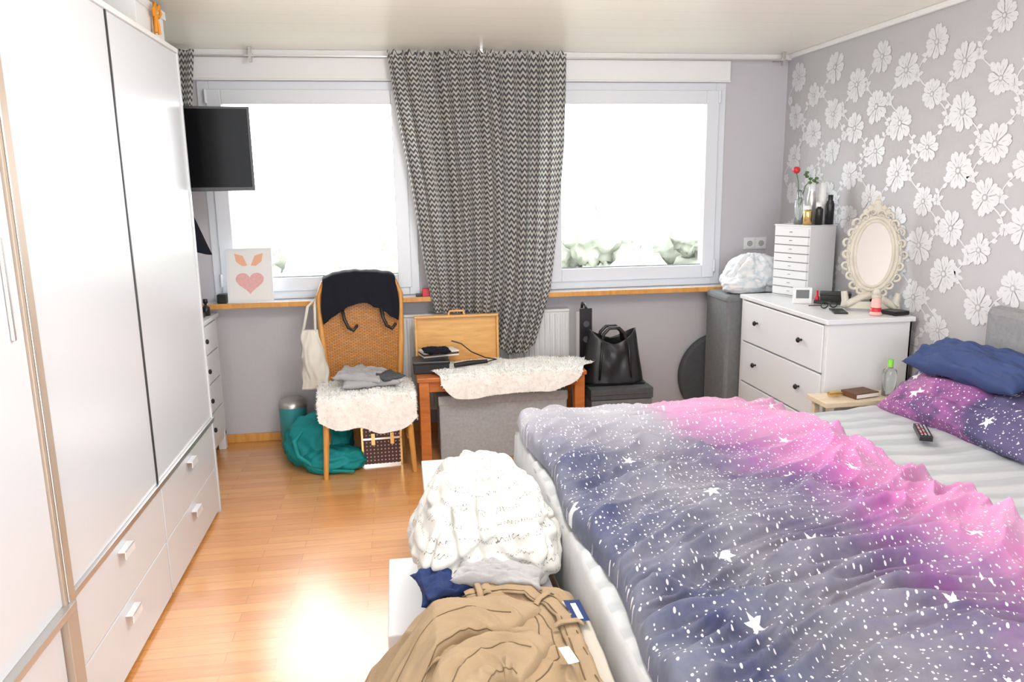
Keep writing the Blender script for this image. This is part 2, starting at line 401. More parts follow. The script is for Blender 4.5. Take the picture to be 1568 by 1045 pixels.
for i,(x0,x1) in enumerate((W1,W2)):
    b=MB('window_%d'%(i+1));z0,z1=WZ;ya,yb=D-.012,D+.07
    fw=.065
    b.box(x0,x0+fw,ya,yb,z0,z1,M_pvc);b.box(x1-fw,x1,ya,yb,z0,z1,M_pvc)
    b.box(x0+fw,x1-fw,ya,yb,z1-fw,z1,M_pvc);b.box(x0+fw,x1-fw,ya,yb,z0,z0+fw,M_pvc)
    a0,a1,c0,c1=x0+.05,x1-.05,z0+.05,z1-.05;sw=.085;ya,yb=D-.03,D+.05
    b.box(a0,a0+sw,ya,yb,c0,c1,M_pvc);b.box(a1-sw,a1,ya,yb,c0,c1,M_pvc)
    b.box(a0+sw,a1-sw,ya,yb,c1-sw,c1,M_pvc);b.box(a0+sw,a1-sw,ya,yb,c0,c0+sw,M_pvc)
    b.box(a0+sw-.012,a1-sw+.012,D+.0,D+.01,c0+sw-.002,c0+sw+.006,M_greym)
    for hz in (z0+.09,z1-.13): b.cyl((a1-.0 if i else a0,ya-.004,hz),(a1 if i else a0,ya-.004,hz+.08),.009,M_pvc)
    b.box(x0-.01,x1+.01,D+.05,D+.25,z0-.04,z0,M_pvc)
    b.build(bevel=.006)
b=MB('window_sill');b.box(-1.2,2.19,D-.15,D,.905,.928,M_pvc);b.box(-1.2,2.19,D-.165,D-.15,.9,.932,M_oak);b.build(bevel=.003)
b=MB('curtain_rail');b.box(-1.3,2.5,D-.13,D-.118,2.372,2.38,M_alu)
for x in (-.8,.55,2.5): b.box(x-.012,x+.012,D-.13,D-.0,2.38,2.387,M_alu);b.box(x-.008,x+.008,D-.14,D-.11,2.34,2.424,M_alu)
b.build()
b=MB('wall_socket')
for dx in (0,.082):
    b.box(2.34+dx,2.42+dx,D-.012,D,1.16,1.24,M_white)
    b.box(2.352+dx,2.408+dx,D-.016,D-.012,1.172,1.228,M_paper)
    b.cyl((2.38+dx,D-.018,1.2),(2.38+dx,D-.015,1.2),.02,M_greycl)
b.build(bevel=.003)
b=MB('wall_radiator');x0,x1=-.08,1.10
b.box(x0,x1,4.90,4.965,.17,.80,M_whitem)
n=34
for k in range(n):
    xx=x0+.02+k*(x1-x0-.04)/(n-1);b.box(xx-.009,xx+.009,4.888,4.90,.20,.78,M_white)
b.box(x0,x1,4.885,4.97,.795,.812,M_white)
for xx in (x0+.1,x1-.1): b.box(xx-.02,xx+.02,4.96,D,.25,.7,M_whitem)
b.cyl((x0-.03,4.93,.2),(x0-.03,4.93,0),.01,M_white);b.cyl((x0-.03,4.93,.2),(x0+.01,4.93,.2),.01,M_white)
b.build(bevel=.004)
# ---------------------------------------------------------------- curtains
def lerp_tab(t,tab):
    for (a,x),(b_,y) in zip(tab,tab[1:]):
        if t<=b_: return x+(y-x)*(t-a)/(b_-a)
    return tab[-1][1]
b=MB('curtain')
Lt=[(0,-.02),(.25,.03),(.5,.09),(.8,.15),(1,.20)];Rt=[(0,1.06),(.3,1.05),(.6,1.0),(.8,.95),(1,.84)]
def cur(u,v):
    zb=lerp_tab(u,[(0,.84),(.5,.82),(.62,.62),(.74,.545),(.92,.56),(1,.60)])
    z=2.400-(2.400-zb)*v
    xl=lerp_tab(v,Lt);xr=lerp_tab(v,Rt)
    amp=(.022 if v>.04 else .014)
    fold=sin(u*2*pi*13+2*vn(u*6,v*1.2,0))*amp+.018*sin(u*2*pi*5+v*2)
    x=xl+(xr-xl)*u+.006*sin(u*2*pi*13+1.5)
    y=D-.175-.03*min(1,v*1.3)+fold-.01*v+.02*vn(u*3,v*4,3)
    return (x,min(y,D-.075),z+(.012*sin(u*2*pi*26) if v<.01 else 0))
b.grid(cur,330,120,M_chev,uvf=lambda u,v:(u*2.2,v*1.75+.05*vn(u*2,v*2,7)))
b.build()
b=MB('curtain')
def cur2(u,v):
    z=2.400-1.0*v
    xr=-1.10-.13*v;xl=-1.36
    return (xl+(xr-xl)*u,D-.16+.022*sin(u*2*pi*4+v),z)
b.grid(cur2,80,40,M_chev,uvf=lambda u,v:(u*.8,v*1.));b.build()
# ================================================================ WARDROBE
b=MB('sliding_door_wardrobe');wx=-.951;y0,y1=.6,3.87;T=2.24;WB=-1.555
b.box(WB,wx-.06,y0,y1-.02,.0,T-.02,M_whitem)
b.box(WB,wx,y1-.02,y1,0,T,M_wardr)
b.box(WB,wx+.004,y0,y1-.02,T-.02,T,M_whitem)
b.box(wx-.06,wx+.006,2.135,y1,.478,.50,M_alu)
b.box(wx-.06,wx+.03,y0,2.10,.478,.50,M_alu)
b.box(wx-.03,wx-.006,2.975,y1-.02,.50,T-.02,M_wardr)
b.box(wx-.03,wx-.002,2.962,2.975,.50,T-.02,M_black)
b.box(wx-.03,wx-.006,2.135,2.962,.50,T-.02,M_wardr)
b.box(wx-.03,wx+.006,y0,2.07,.50,T-.02,M_wardr)
b.box(wx-.05,wx+.014,2.07,2.135,.0,T,M_tan)
b.box(wx+.014,wx+.018,2.085,2.092,.5,T-.02,M_alu)
b.box(wx+.006,wx+.016,2.00,2.012,1.25,1.5,M_alu)
for (a,c) in ((2.14,2.995),(3.0,3.85),(1.2,2.065)):
    for (p,q) in ((.02,.245),(.25,.474)):
        b.box(wx-.03,wx-.004,a+.003,c-.003,p,q,M_wardr)
        m=(a+c)/2-.02
        b.box(wx-.004,wx+.022,m-.045,m+.045,q-.035,q-.03,M_white);b.box(wx+.018,wx+.022,m-.045,m+.045,q-.06,q-.03,M_white)
b.build(bevel=.002)
b=MB('gift_box');b.box(-1.30,-.985,3.42,3.80,T,T+.13,M_whitem);b.box(-1.31,-.975,3.41,3.81,T+.11,T+.145,M_white)
b.box(-.975,-.972,3.60,3.62,T,T+.11,M_orange)
for a in (-1,1):
    b.tube([(-.965,3.61,T+.10),(-.955,3.61+a*.03,T+.135),(-.955,3.61+a*.05,T+.11),(-.96,3.61+a*.03,T+.09),(-.965,3.61,T+.10)],.008,M_orange,8)
    b.tube([(-.965,3.61,T+.10),(-.96,3.61+a*.015,T+.06),(-.96,3.61+a*.025,T+.02)],.007,M_orange,8)
b.build(bevel=.003)
# ================================================================ CHESTS
def chest(name,M,W,Dp,Hh,rows,cols,extra=0):
    b=MB(name);b.M=M
    b.box(-.012,Dp,-W/2-.012,W/2+.012,Hh-.025,Hh,M_white)
    b.box(.0,Dp-.01,-W/2,-W/2+.03,.09,Hh-.025,M_white);b.box(.0,Dp-.01,W/2-.03,W/2,.09,Hh-.025,M_white)
    b.box(Dp-.025,Dp-.01,-W/2,W/2,.09,Hh-.025,M_white)
    for sx in (0,Dp-.055):
        for sy_ in (-W/2,W/2-.045): b.box(sx,sx+.045,sy_,sy_+.045,0,.12,M_white)
    b.box(.004,.03,-W/2+.03,W/2-.03,.085,.13,M_white)
    b.box(.02,Dp-.02,-W/2+.03,W/2-.03,.13,Hh-.03,M_whitem)
    hh=(Hh-.03-.135)/rows;ww=(W-.06)/cols
    for r in range(rows):
        for c in range(cols):
            z0=.135+r*hh;ya=-W/2+.03+c*ww
            b.box(-.006,.02,ya+.004,ya+ww-.004,z0+.005,z0+hh-.005,M_white)
            for k in ((.22,.78) if cols==1 and W>.8 else (.5,)):
                yy=ya+ww*k;zz=z0+hh*.55
                b.cyl((-.006,yy,zz),(-.022,yy,zz),.006,M_dark,n=10);b.sph((-.028,yy,zz),(.010,.015,.015),M_dark,12,8)
    return b
b=chest('chest_of_drawers',Matrix.Translation((2.10,3.975,0)),.97,.47,.93,3,1);b.build(bevel=.003)
b=chest('bedside_chest',RZ(-1.13,4.52,0,pi),.76,.41,.87,4,1);b.build(bevel=.003)
b=MB('desk_phone');b.box(-1.27,-1.15,4.60,4.74,.87,.90,M_black);b.box(-1.26,-1.22,4.60,4.74,.90,.93,M_black);b.cyl((-1.17,4.72,.9),(-1.17,4.72,1.0),.008,M_black);b.build(bevel=.005)
b=MB('perfume_bottle');b.lathe((-1.16,4.80,.87),[(.0,0),(.022,0),(.022,.05),(.008,.06),(.008,.075),(.014,.075),(.014,.1),(.0,.1)],M_black,16);b.build()
b=MB('cube_speaker');b.box(-1.11,-1.05,4.87,4.93,.929,.985,M_black);b.cyl((-1.08,4.869,.957),(-1.08,4.872,.957),.022,M_dark);b.build(bevel=.006)
b=MB('small_red_box');b.box(.14,.19,4.86,4.91,.929,.98,M_red);b.box(.10,.14,4.86,4.92,.929,.945,M_dark);b.build(bevel=.004)
b=MB('bunny_heart_picture');b.M=Matrix.Translation((-.905,4.86,.9325))@Matrix.Rotation(radians(-9),4,'X')
b.box(-.135,.135,-.008,.008,0,.33,M_white);b.box(-.118,.118,-.010,-.008,.016,.314,M_paper)
M_pinkp=S('pink_print',(.72,.40,.39),.8,var=(60,.2))
hp=[]
for k in range(40):
    t=2*pi*k/40;hp.append((.0052*16*sin(t)**3,-.0115,.125+.0046*(13*cos(t)-5*cos(2*t)-2*cos(3*t)-cos(4*t))))
b.poly(hp,M_pinkp)
M_peach=S('peach_print',(.78,.43,.28),.8)
for sx in (-1,1): b.poly([(sx*.01,-.0115,.225),(sx*.035,-.0115,.285),(sx*.085,-.0115,.30),(sx*.075,-.0115,.25),(sx*.04,-.0115,.222)],M_peach)
b.build()
b=MB('wall_mounted_tv');b.M=Matrix.Translation((-1.10,4.28,1.82))@Matrix.Rotation(radians(8),4,'Z')@Matrix.Rotation(radians(3),4,'X')
b.box(-.365,.365,0,.03,-.215,.215,M_black);b.box(-.352,.352,-.003,.0,-.195,.203,M_screen);b.box(-.2,.2,.03,.055,-.14,.12,M_black)
b.box(-.05,.05,.055,.08,-.05,.05,M_dark);b.M=Matrix.Identity(4)
b.tube([(-1.10,4.35,1.82),(-1.3,4.5,1.82),(-1.5,4.45,1.82)],.02,M_dark);b.box(XL,XL+.03,4.35,4.55,1.72,1.92,M_dark);b.build(bevel=.004)
b=MB('hanging_black_bag')
def hc(sg):
    def fn(u,v):
        z=1.53-.27*v;xr=-1.055+.085*v
        x=-1.30+(xr+1.30)*u
        return (x,4.25+sg*.03*sin(pi*u)*(.3+.7*v)+.01*sin(u*9+v*2),z-.03*u*(1-v)+.03*u*v+.012*sin(u*11)*v)
    return fn
b.grid(hc(-1),20,20,M_blackm);b.grid(hc(1),20,20,M_blackm);b.tube([(-1.26,4.25,1.52),(-1.4,4.25,1.55),(XL,4.25,1.55)],.006,M_dark,8);b.build(solid=.006,merge=True)
# ================================================================ CHAIR
CM=RZ(-.222,4.44,0,radians(4))
b=MB('wicker_chair');b.M=CM
W=.235
for sx in (-1,1):
    b.tube([(sx*(W+.015),-.22,0),(sx*W,-.20,.25),(sx*(W-.01),-.19,.44)],[.014,.018,.02],M_oak,8)
    b.tube([(sx*(W-.02),.24,0),(sx*(W-.02),.21,.44),(sx*(W-.0),.235,.70),(sx*(W+.01),.275,.98)],[.014,.018,.018,.016],M_oak,8)
    b.box(sx*(W-.02)-.01,sx*(W-.02)+.01,-.19,.21,.385,.43,M_oak)
    b.cyl((sx*(W-.01),-.19,.2),(sx*(W-.02),.22,.2),.009,M_oak,n=8)
b.box(-W+.01,W-.01,-.20,-.18,.37,.435,M_oak);b.box(-W+.01,W-.01,.19,.21,.385,.43,M_oak)
def st(u,v):
    a=2*u-1;bb=2*v-1
    return (a*(W+.005),bb*.225*(1-.1*abs(a)**4),.45+.012*(1-a*a)*(1-bb*bb)-.01*(abs(a)**6+abs(bb)**6))
b.grid(st,20,20,M_wick)
b.box(-W,W,-.215,.21,.43,.442,M_wick)
for dy in (-.012,.012):
    def bk(u,v):
        a=2*u-1;z=.47+.57*v+.035*(1-a*a)*v
        return (a*(W-.012)*(1+.04*v),.225+.055*v+.03*(1-a*a)+dy,z)
    b.grid(bk,24,24,M_wick)
b.tube([(-W-.01,.275,.97),(-W+.02,.285,1.05),(-.1,.308,1.075),(.1,.308,1.075),(W-.02,.285,1.05),(W+.01,.275,.97)],.017,M_oak,10)
b.tube([(-W,.225,.48),(0,.255,.475),(W,.225,.48)],.012,M_oak,8)
b.build()
def drape_fn(cx,cy,rx,ry,x0,x1,y0,zt,seed,amp=.10):
    def fn(u,v):
        a=2*pi*u;r=v*(1+amp*vn(cos(a)*1.6,sin(a)*1.6,seed)*2)
        c,s_=cos(a),sin(a)
        k=(abs(c)**3+abs(s_)**3)**(-1/3.)
        x=cx+c*rx*r*k;y=cy+s_*ry*r*k;z=zt+.014*vn(x*9,y*9,seed)+.006-.010*v**6
        if y<y0:
            d=y0-y;z-=max(0,d-.012);y=y0-.02-min(d,.03)*.3-.012*sin(x*30)*min(1,d*12)
        if x<x0:
            d=x0-x;z-=max(0,d-.01);x=x0-.018-.1*d
        if x>x1:
            d=x-x1;z-=max(0,d-.01);x=x1+.018+.1*d
        return (x,y,z)
    return fn
b=MB('sheepskin_rug');b.M=CM
fn=drape_fn(0,-.10,.33,.29,-.25,.25,-.215,.475,3.,.13)
b.grid(fn,110,36,M_fur,wrap=True);b.fur(fn,9000,M_fur,.014);b.build()
b=MB('folded_clothes')
b.pillow((-.20,4.42,.515),(.33,.27,.045),M_greycl,(0,0,.15),.012,1,p=6)
b.pillow((-.24,4.43,.545),(.28,.25,.05),M_greycl,(0.05,.08,-.2),.018,5,p=5)
b.pillow((-.10,4.40,.540),(.15,.20,.03),M_greyd,(0,0,.6),.01,9,p=4)
b.build(merge=True)
b=MB('navy_jacket');b.M=CM
def jk(u,v):
    a=2*u-1;t=v*.56-.28
    x=a*.222*(1+.04*sin(v*9));drop=.012+.27*(1-.30*(1-a*a)**2*(1 if t<0 else 0))*abs(t)/.28
    y=.30+.05*(t/.28 if abs(t)<.06 else copysign(1,t))*.9+.012*sin(u*17+v*3)
    if t<0: y=min(y,.252)-.006-.022*(abs(t)/.28)
    arch=.03*(1-a*a)
    z=1.115+arch*.6-drop+.010*vn(a*4,t*8,2)-.02*abs(a)**6+(.012*vn(a*7,1,1) if v<.05 else 0)
    return (x,y,z)
b.grid(jk,50,50,M_blackm)
for x in (-.11,.12):
    b.tube([(x,.222,.90),(x+.01,.205,.84),(x+.03,.20,.79),(x+.06,.20,.77),(x+.085,.205,.80)],.003,M_black,6)
b.build(solid=.014)
b=MB('canvas_tote_bag')
def tt(sg):
    def fn(u,v):
        a=2*u-1;z=.80-.36*v
        wdt=.045+.045*v;bul=.045*sin(pi*min(1,v*1.05))*(1-a*a)+.004
        return (-.530+a*wdt+.02*vn(v*4,a,2)+.02*v, 4.55+sg*bul+.01*vn(a*4,v*6,1),z)
    return fn
b.grid(tt(-1),20,30,M_beige);b.grid(tt(1),20,30,M_beige)
b.tube([(-.57,4.55,.79),(-.54,4.60,.93),(-.50,4.68,.965),(-.50,4.60,.93),(-.50,4.55,.79)],.007,M_beige,8);b.build(solid=.003,merge=True)
b=MB('pedal_bin');b.lathe((-.70,4.83,0),[(.075,0),(.085,.01),(.085,.27)],M_tealm,36)
b.lathe((-.70,4.83,.27),[(.087,0),(.087,.015),(.08,.035),(.05,.05),(.0,.055)],M_alu,36);b.box(-.72,-.68,4.72,4.75,.008,.02,M_black);b.build()
def dsp(sd,am=.18,fine=.06,hf=.35):
    def f_(d):
        q=1-abs(vn(d.x*2.2+sd,d.y*2.2,d.z*2.2))*2
        return am*(q-.6)+fine*vn(d.x*5,d.y*5,d.z*5+sd)+fine*hf*vn(d.x*12,d.y*12,d.z*12)
    return f_
def blob(b,c,r,mat,sd,am=.18,floor=None,nu=64,nv=40,uvs=1.,fine=.06,taper=0,lean=0,xmax=None,pw=1.,rad=0,rf=1.5,hf=.35):
    dd=dsp(sd,am,fine,hf)
    def fn(u,v):
        a=2*pi*u;be=pi*(v-.5);d=Vector((cos(a)*cos(be),sin(a)*cos(be),sin(be)));k=1+dd(d)
        q=(abs(d.x)**(2*pw)+abs(d.y)**(2*pw)+abs(d.z)**(2*pw))**(-1/(2*pw));k*=q
        if rad:
            wv=vn(cos(a)*rf+.5*d.z,sin(a)*rf,sd+2+.4*d.z);t=1-min(1,abs(wv)*5.5);t=t*t*(3-2*t)
            k-=rad*t*min(1,cos(be)*1.4)*(.45+.55*min(1,max(0,.5+d.z)))
            wv=vn(cos(a)*rf*.8+3,sin(a)*rf*.8+.7*d.z,sd+7+1.3*d.z);t=1-min(1,abs(wv)*7);t=t*t*(3-2*t)
            k-=rad*.6*t*min(1,cos(be)*1.4)
        z=c[2]+d.z*r[2]*k
        tp=1-taper*max(-.3,d.z)
        x,y=c[0]+d.x*r[0]*k*tp,c[1]+d.y*r[1]*k+lean*d.z
        if floor is not None and z<floor+.004: z=floor+.004
        if xmax is not None and x>xmax: x=xmax+.1*(x-xmax)
        return (x,y,z)
    b.grid(fn,nu,nv,mat,wrap=True,uvf=lambda u,v:(u*uvs,v*uvs*.6))
b=MB('teal_sack')
blob(b,(-.52,4.55,.11),(.20,.19,.18),M_teal,1,.14,floor=0)
blob(b,(-.42,4.38,.05),(.18,.12,.09),M_teal,5,.14,floor=0)
b.tube([(-.60,4.42,.22),(-.64,4.37,.18),(-.62,4.34,.1),(-.5,4.28,.03),(-.3,4.25,.02)],[.01,.014,.014,.012,.008],M_teal)
b.build()
b=MB('vanity_case');b.M=RZ(-.15,4.50,0,radians(3))
b.box(-.115,.115,-.12,.12,.0,.165,M_stud);b.box(-.115,.115,-.12,.12,.17,.26,M_stud)
for z in (.0,.160,.25): b.box(-.118,.118,-.123,.123,z,z+.012,M_chrome)
for x in (-.118,.106):
    for y in (-.123,.111): b.box(x,x+.012,y,y+.012,0,.262,M_gold)
for x in (-.06,.05): b.box(x,x+.022,-.128,-.12,.13,.2,M_gold)
b.tube([(-.05,0,.262),(-.05,-.0,.285),(.05,0,.285),(.05,0,.262)],.008,M_black);b.build(bevel=.002)
# ================================================================ BENCH TABLE
b=MB('wooden_bench_table')
x0,x1,y0,y1=.085,1.065,4.32,4.72
b.box(x0-.01,x1+.01,y0-.01,y1+.01,.505,.53,M_redwood)
b.box(x0+.04,x1-.04,y0+.015,y0+.035,.44,.505,M_redwood);b.box(x0+.04,x1-.04,y1-.035,y1-.015,.44,.505,M_redwood)
b.box(x0+.015,x0+.035,y0+.03,y1-.03,.44,.505,M_redwood);b.box(x1-.035,x1-.015,y0+.03,y1-.03,.44,.505,M_redwood)
for x in (x0,x1-.06):
    for y in (y0,y1-.06): b.box(x,x+.06,y,y+.06,0,.505,M_redwood)
b.build(bevel=.004)
b=MB('sheepskin_rug');fn=drape_fn(.62,4.42,.47,.26,-9,9,4.305,.547,11.,.15)
b.grid(fn,140,36,M_fur,wrap=True);b.fur(fn,12000,M_fur,.014);b.build()
b=MB('fabric_storage_box');b.box(.20,.97,4.38,4.68,.0,.37,M_greybox);b.box(.195,.975,4.375,4.685,.34,.40,M_greybox);b.build(bevel=.008)
b=MB('serving_tray');b.M=Matrix.Translation((.34,4.705,.532))@Matrix.Rotation(radians(-1),4,'X')
b.box(-.26,.26,0,.008,0,.30,M_traywood)
b.box(-.26,.26,-.035,0.008,.0,.014,M_traywood);b.box(-.26,.26,-.035,.008,.286,.30,M_traywood)
b.box(-.26,-.246,-.035,.008,.014,.286,M_traywood);b.box(.246,.26,-.035,.008,.014,.286,M_traywood)
b.tube([(-.05,-.015,.30),(-.04,-.015,.325),(.04,-.015,.325),(.05,-.015,.30)],.007,M_traywood)
b.build(bevel=.003)
b=MB('jewellery_box');b.box(.06,.27,4.42,4.58,.53,.60,M_black);b.box(.055,.275,4.415,4.585,.585,.605,M_black);b.build(bevel=.006)
b=MB('magazine_stack');b.M=RZ(.22,4.58,.607,.25)
for k,m in enumerate((M_paper,M_brown,M_paper)): b.box(-.11,.11,-.05,.07,k*.011,k*.011+.009,m)
b.build()
b=MB('black_pouch');b.pillow((.20,4.50,.655),(.17,.11,.035),M_blackm,(0,.05,.1),.01,3);b.build(merge=True)
b=MB('hair_straightener');b.tube([(.30,4.42,.575),(.38,4.44,.580),(.50,4.46,.582)],[.014,.016,.012],M_black);b.tube([(.50,4.46,.58),(.56,4.50,.582),(.5,4.56,.582),(.42,4.62,.61),(.36,4.64,.66),(.30,4.64,.68)],.004,M_black,6);b.build()
b=MB('storage_ottoman');b.box(1.12,1.50,4.37,4.68,0,.32,M_greym);b.box(1.115,1.505,4.365,4.685,.325,.39,M_greyd);b.tube([(1.12,4.363,.36),(1.5,4.363,.36)],.004,M_greyd,6);b.build(bevel=.012)
b=MB('leather_handbag')
def hb(sg):
    def fn(u,v):
        a=2*u-1;z=.396+.31*v-.06*(1-a*a)*v**3*(1 if sg<0 else .6)
        wd=.20-.055*v;return (1.29+a*wd,4.53+sg*(.085-.035*v)*(1-abs(a)**5)+.010*vn(a*3,v*3,sg),z+.03*abs(a)*v)
    return fn
b.grid(hb(-1),30,20,M_black);b.grid(hb(1),30,20,M_black);b.box(1.10,1.48,4.455,4.605,.391,.40,M_black)
for y in (4.49,4.57):
    b.tube([(1.21,y,.64),(1.225,y,.71),(1.26,y,.745),(1.32,y,.745),(1.355,y,.71),(1.37,y,.64)],.009,M_black)
b.tube([(1.19,4.452,.43),(1.21,4.46,.66)],.006,M_dark,6);b.tube([(1.39,4.452,.43),(1.375,4.46,.66)],.006,M_dark,6)
b.build(merge=True,solid=.004)
b=MB('oil_heater')
for k in range(5): b.box(1.13,1.20,4.72+k*.024,4.732+k*.024,.06,.80,M_white)
b.box(1.125,1.205,4.70,4.715,.05,.84,M_black);b.box(1.145,1.15,4.715,4.83,.08,.78,M_white)
b.box(1.11,1.22,4.70,4.725,.0,.06,M_black);b.box(1.11,1.22,4.82,4.845,.0,.06,M_black)
b.cyl((1.165,4.698,.74),(1.165,4.69,.74),.02,M_greyd);b.cyl((1.165,4.698,.64),(1.165,4.69,.64),.02,M_greyd)
b.tube([(1.165,4.70,.84),(1.165,4.72,.86),(1.165,4.8,.86),(1.165,4.82,.82)],.009,M_black);b.build(bevel=.003)
# ================================================================ RIGHT CORNER
b=MB('upholstered_column');b.box(2.03,2.56,4.52,4.86,0,.90,M_greym);b.box(2.025,2.565,4.515,4.865,.86,.915,M_greym);b.build(bevel=.02)
b=MB('round_floor_cushion')
b.tube([(2.18,4.905,.30),(2.18,4.915,.30),(2.18,4.96,.30),(2.18,4.97,.30)],[.28,.30,.30,.28],M_greyd,48);b.build(bevel=.01)
b=MB('fabric_bundle');blob(b,(2.27,4.68,1.02),(.20,.14,.14),M_bp,9,.06,floor=.918,fine=.05,nu=110,nv=70,pw=1.3,taper=.3,rad=.10,rf=2.0);blob(b,(2.18,4.61,.965),(.14,.09,.06),M_bp,4,.06,floor=.918,pw=1.3);b.build()
# ================================================================ ON THE DRESSER
Z=.931
b=MB('mini_drawer_tower');b.M=RZ(2.31,4.28,Z,radians(21))
b.box(0,.22,-.13,.13,0,.42,M_white)
for k in range(8): b.box(-.008,.0,-.122,.122,.012+k*.050,.012+k*.050+.044,M_white);b.box(-.014,-.008,-.012,.012,.034+k*.05,.038+k*.05,M_chrome);b.box(-.001,.002,-.128,.128,.007+k*.05,.012+k*.05,M_greym)
b.box(-.005,.225,-.133,.133,.42,.428,M_white)
b.build(bevel=.0015)
T2=Z+.429
def bottle(name,x,y,z,r,h,mat,cap,neck=.5,rc=None):
    b=MB(name);b.lathe((x,y,z),[(.0,0),(r,0),(r,h*.68),(r*.9,h*.72),(r*neck,h*.76),(r*neck,h*.80)],mat,20)
    b.lathe((x,y,z+h*.80),[(rc or r*.6,0),(rc or r*.6,h*.2),(0,h*.2)],cap,20);return b
b=bottle('perfume_bottle',2.37,4.225,T2,.025,.11,M_gold,M_white,rc=.02);b.build()
b=bottle('glass_vase',2.36,4.31,T2,.027,.20,M_glass,M_glass)
b.tube([(2.36,4.31,T2+.1),(2.345,4.31,T2+.25),(2.33,4.31,T2+.30)],.003,M_leaf,6);b.tube([(2.36,4.31,T2+.1),(2.39,4.31,T2+.22),(2.43,4.30,T2+.27)],.003,M_leaf,6)
b.sph((2.33,4.31,T2+.315),(.022,.022,.02),M_red,12,8,lambda d:.2*vn(d.x*5,d.y*5,d.z*5))
for k in range(9):
    a=k*.7;b.sph((2.42+.035*cos(a),4.30+.02*sin(a),T2+.24+.012*k%.07),(.014,.010,.008),M_leaf,8,6)
b.build()
b=bottle('deodorant_can',2.425,4.20,T2,.022,.13,M_black,M_white,rc=.018);b.build()
b=bottle('spray_can',2.43,4.30,T2,.026,.24,M_alu,M_white,.8,rc=.02);b.build()
b=bottle('spray_can',2.49,4.285,T2,.026,.24,M_whitem,M_white,.8,rc=.022);b.build()
b=bottle('hair_spray_bottle',2.50,4.215,T2,.024,.17,M_black,M_black,.8);b.build()
b=MB('ornate_vanity_mirror');b.M=RZ(2.445,3.68,Z,radians(-35))@Matrix.Rotation(radians(-5),4,'X')
rx,rz,cz=.085,.165,.30
b.poly([(rx*cos(2*pi*k/48),-.004,cz+rz*sin(2*pi*k/48)) for k in range(48)],M_mirror)
b.poly([((rx+.03)*cos(2*pi*k/48),.004,cz+(rz+.03)*sin(2*pi*k/48)) for k in range(48)],M_cream)
def ring(rr,t,y=0):
    pts=[((rx+rr)*cos(2*pi*k/56),y,cz+(rz+rr)*sin(2*pi*k/56)) for k in range(57)];b.tube(pts,t,M_cream,8,cap=False)
ring(.006,.010);ring(.024,.013,.002);ring(.038,.012,.006)
for k in range(22):
    a=2*pi*k/22;big=k%2
    rr=.042 if big else .050
    x=(rx+rr)*cos(a);z=cz+(rz+rr)*sin(a)
    tw=1 if cos(a)>0 else -1
    pts=[]
    for t in range(10):
        q=a+tw*(t*.62-1.5);s_=.024*(1-t/13)
        pts.append((x+cos(q)*s_,-.004-.0008*t,z+sin(q)*s_))
    b.tube(pts,[.009-.0005*t for t in range(10)],M_cream,6)
for dx,dz,r in ((0,.235,.028),(0,.262,.020),(-.03,.235,.018),(.03,.235,.018),(0,.285,.012),(-.05,.215,.018),(.05,.215,.018)):
    b.sph((dx,0,cz+dz),(r,.012,r*1.1),M_cream,12,8,lambda d:.2*vn(d.x*5+dx*50,d.y*5,d.z*5))
for sx in (-1,1):
    b.tube([(0,0,.09),(sx*.05,-.005,.07),(sx*.09,-.01,.045),(sx*.125,-.015,.02),(sx*.11,-.015,.016)],[.02,.018,.02,.016,.014],M_cream,10)
    b.tube([(sx*.13,0,.10),(sx*.12,0,.05),(sx*.13,-.01,.015)],[.016,.02,.014],M_cream,8)
b.box(-.12,.12,-.012,.012,.012,.05,M_cream)
b.tube([(0,.01,.3),(0,.07,.12),(0,.10,.018)],.006,M_dark,8)
b.build()
b=MB('angel_candle_holder');b.lathe((2.40,3.56,Z),[(.0,0),(.03,0),(.03,.012),(.022,.02),(.024,.07),(.020,.09)],M_pink,20);b.sph((2.40,3.56,Z+.115),(.018,.018,.022),M_cream,14,10);b.sph((2.40,3.56,Z+.095),(.028,.016,.018),M_cream,12,8);b.lathe((2.40,3.56,Z+.02),[(.026,0),(.026,.02),(.022,.02)],M_red,20);b.build()
b=MB('alarm_clock');b.M=RZ(2.25,4.02,Z,radians(-20));b.box(-.05,.05,-.012,.018,0,.09,M_white);b.box(-.035,.035,-.014,-.012,.03,.078,M_greym);b.build(bevel=.006)
b=MB('organizer_box');b.M=RZ(2.44,4.00,Z,radians(-30));b.box(-.08,.08,-.05,.05,0,.05,M_black);b.box(-.083,.083,-.053,.053,.045,.06,M_black);b.build(bevel=.005)
b=MB('nail_polish_bottle');b.lathe((2.34,4.02,Z),[(0,0),(.014,0),(.014,.035),(.007,.04),(.007,.07),(0,.07)],M_red,14);b.build()
b=MB('eyeglasses')
for k in (0,1):
    b.M=RZ(2.27+k*.06,3.82+k*.01,Z+.018,.3)
    b.tube([(.026*cos(a/12*2*pi),-.0,.016*sin(a/12*2*pi)) for a in range(13)],.003,M_black,6,cap=False)
    b.tube([(.026 if k else -.026,0,0),(.03 if k else -.03,.08,-.01)],.003,M_black,6)
b.build()
b=MB('smartphone');b.M=RZ(2.28,3.70,Z,radians(70));b.box(-.07,.07,-.035,.035,0,.008,M_black);b.build(bevel=.003)
b=MB('hairbrush');b.tube([(2.44,3.84,Z+.014),(2.38,3.87,Z+.014),(2.34,3.91,Z+.016),(2.29,3.96,Z+.016)],[.007,.008,.016,.014],M_black,10,flat=.7);b.build()
b=MB('wallet');b.M=RZ(2.51,3.56,Z,radians(10));b.box(-.045,.045,-.045,.05,0,.022,M_black);b.box(-.045,.045,-.048,-.045,.006,.014,M_dark);b.build(bevel=.006)
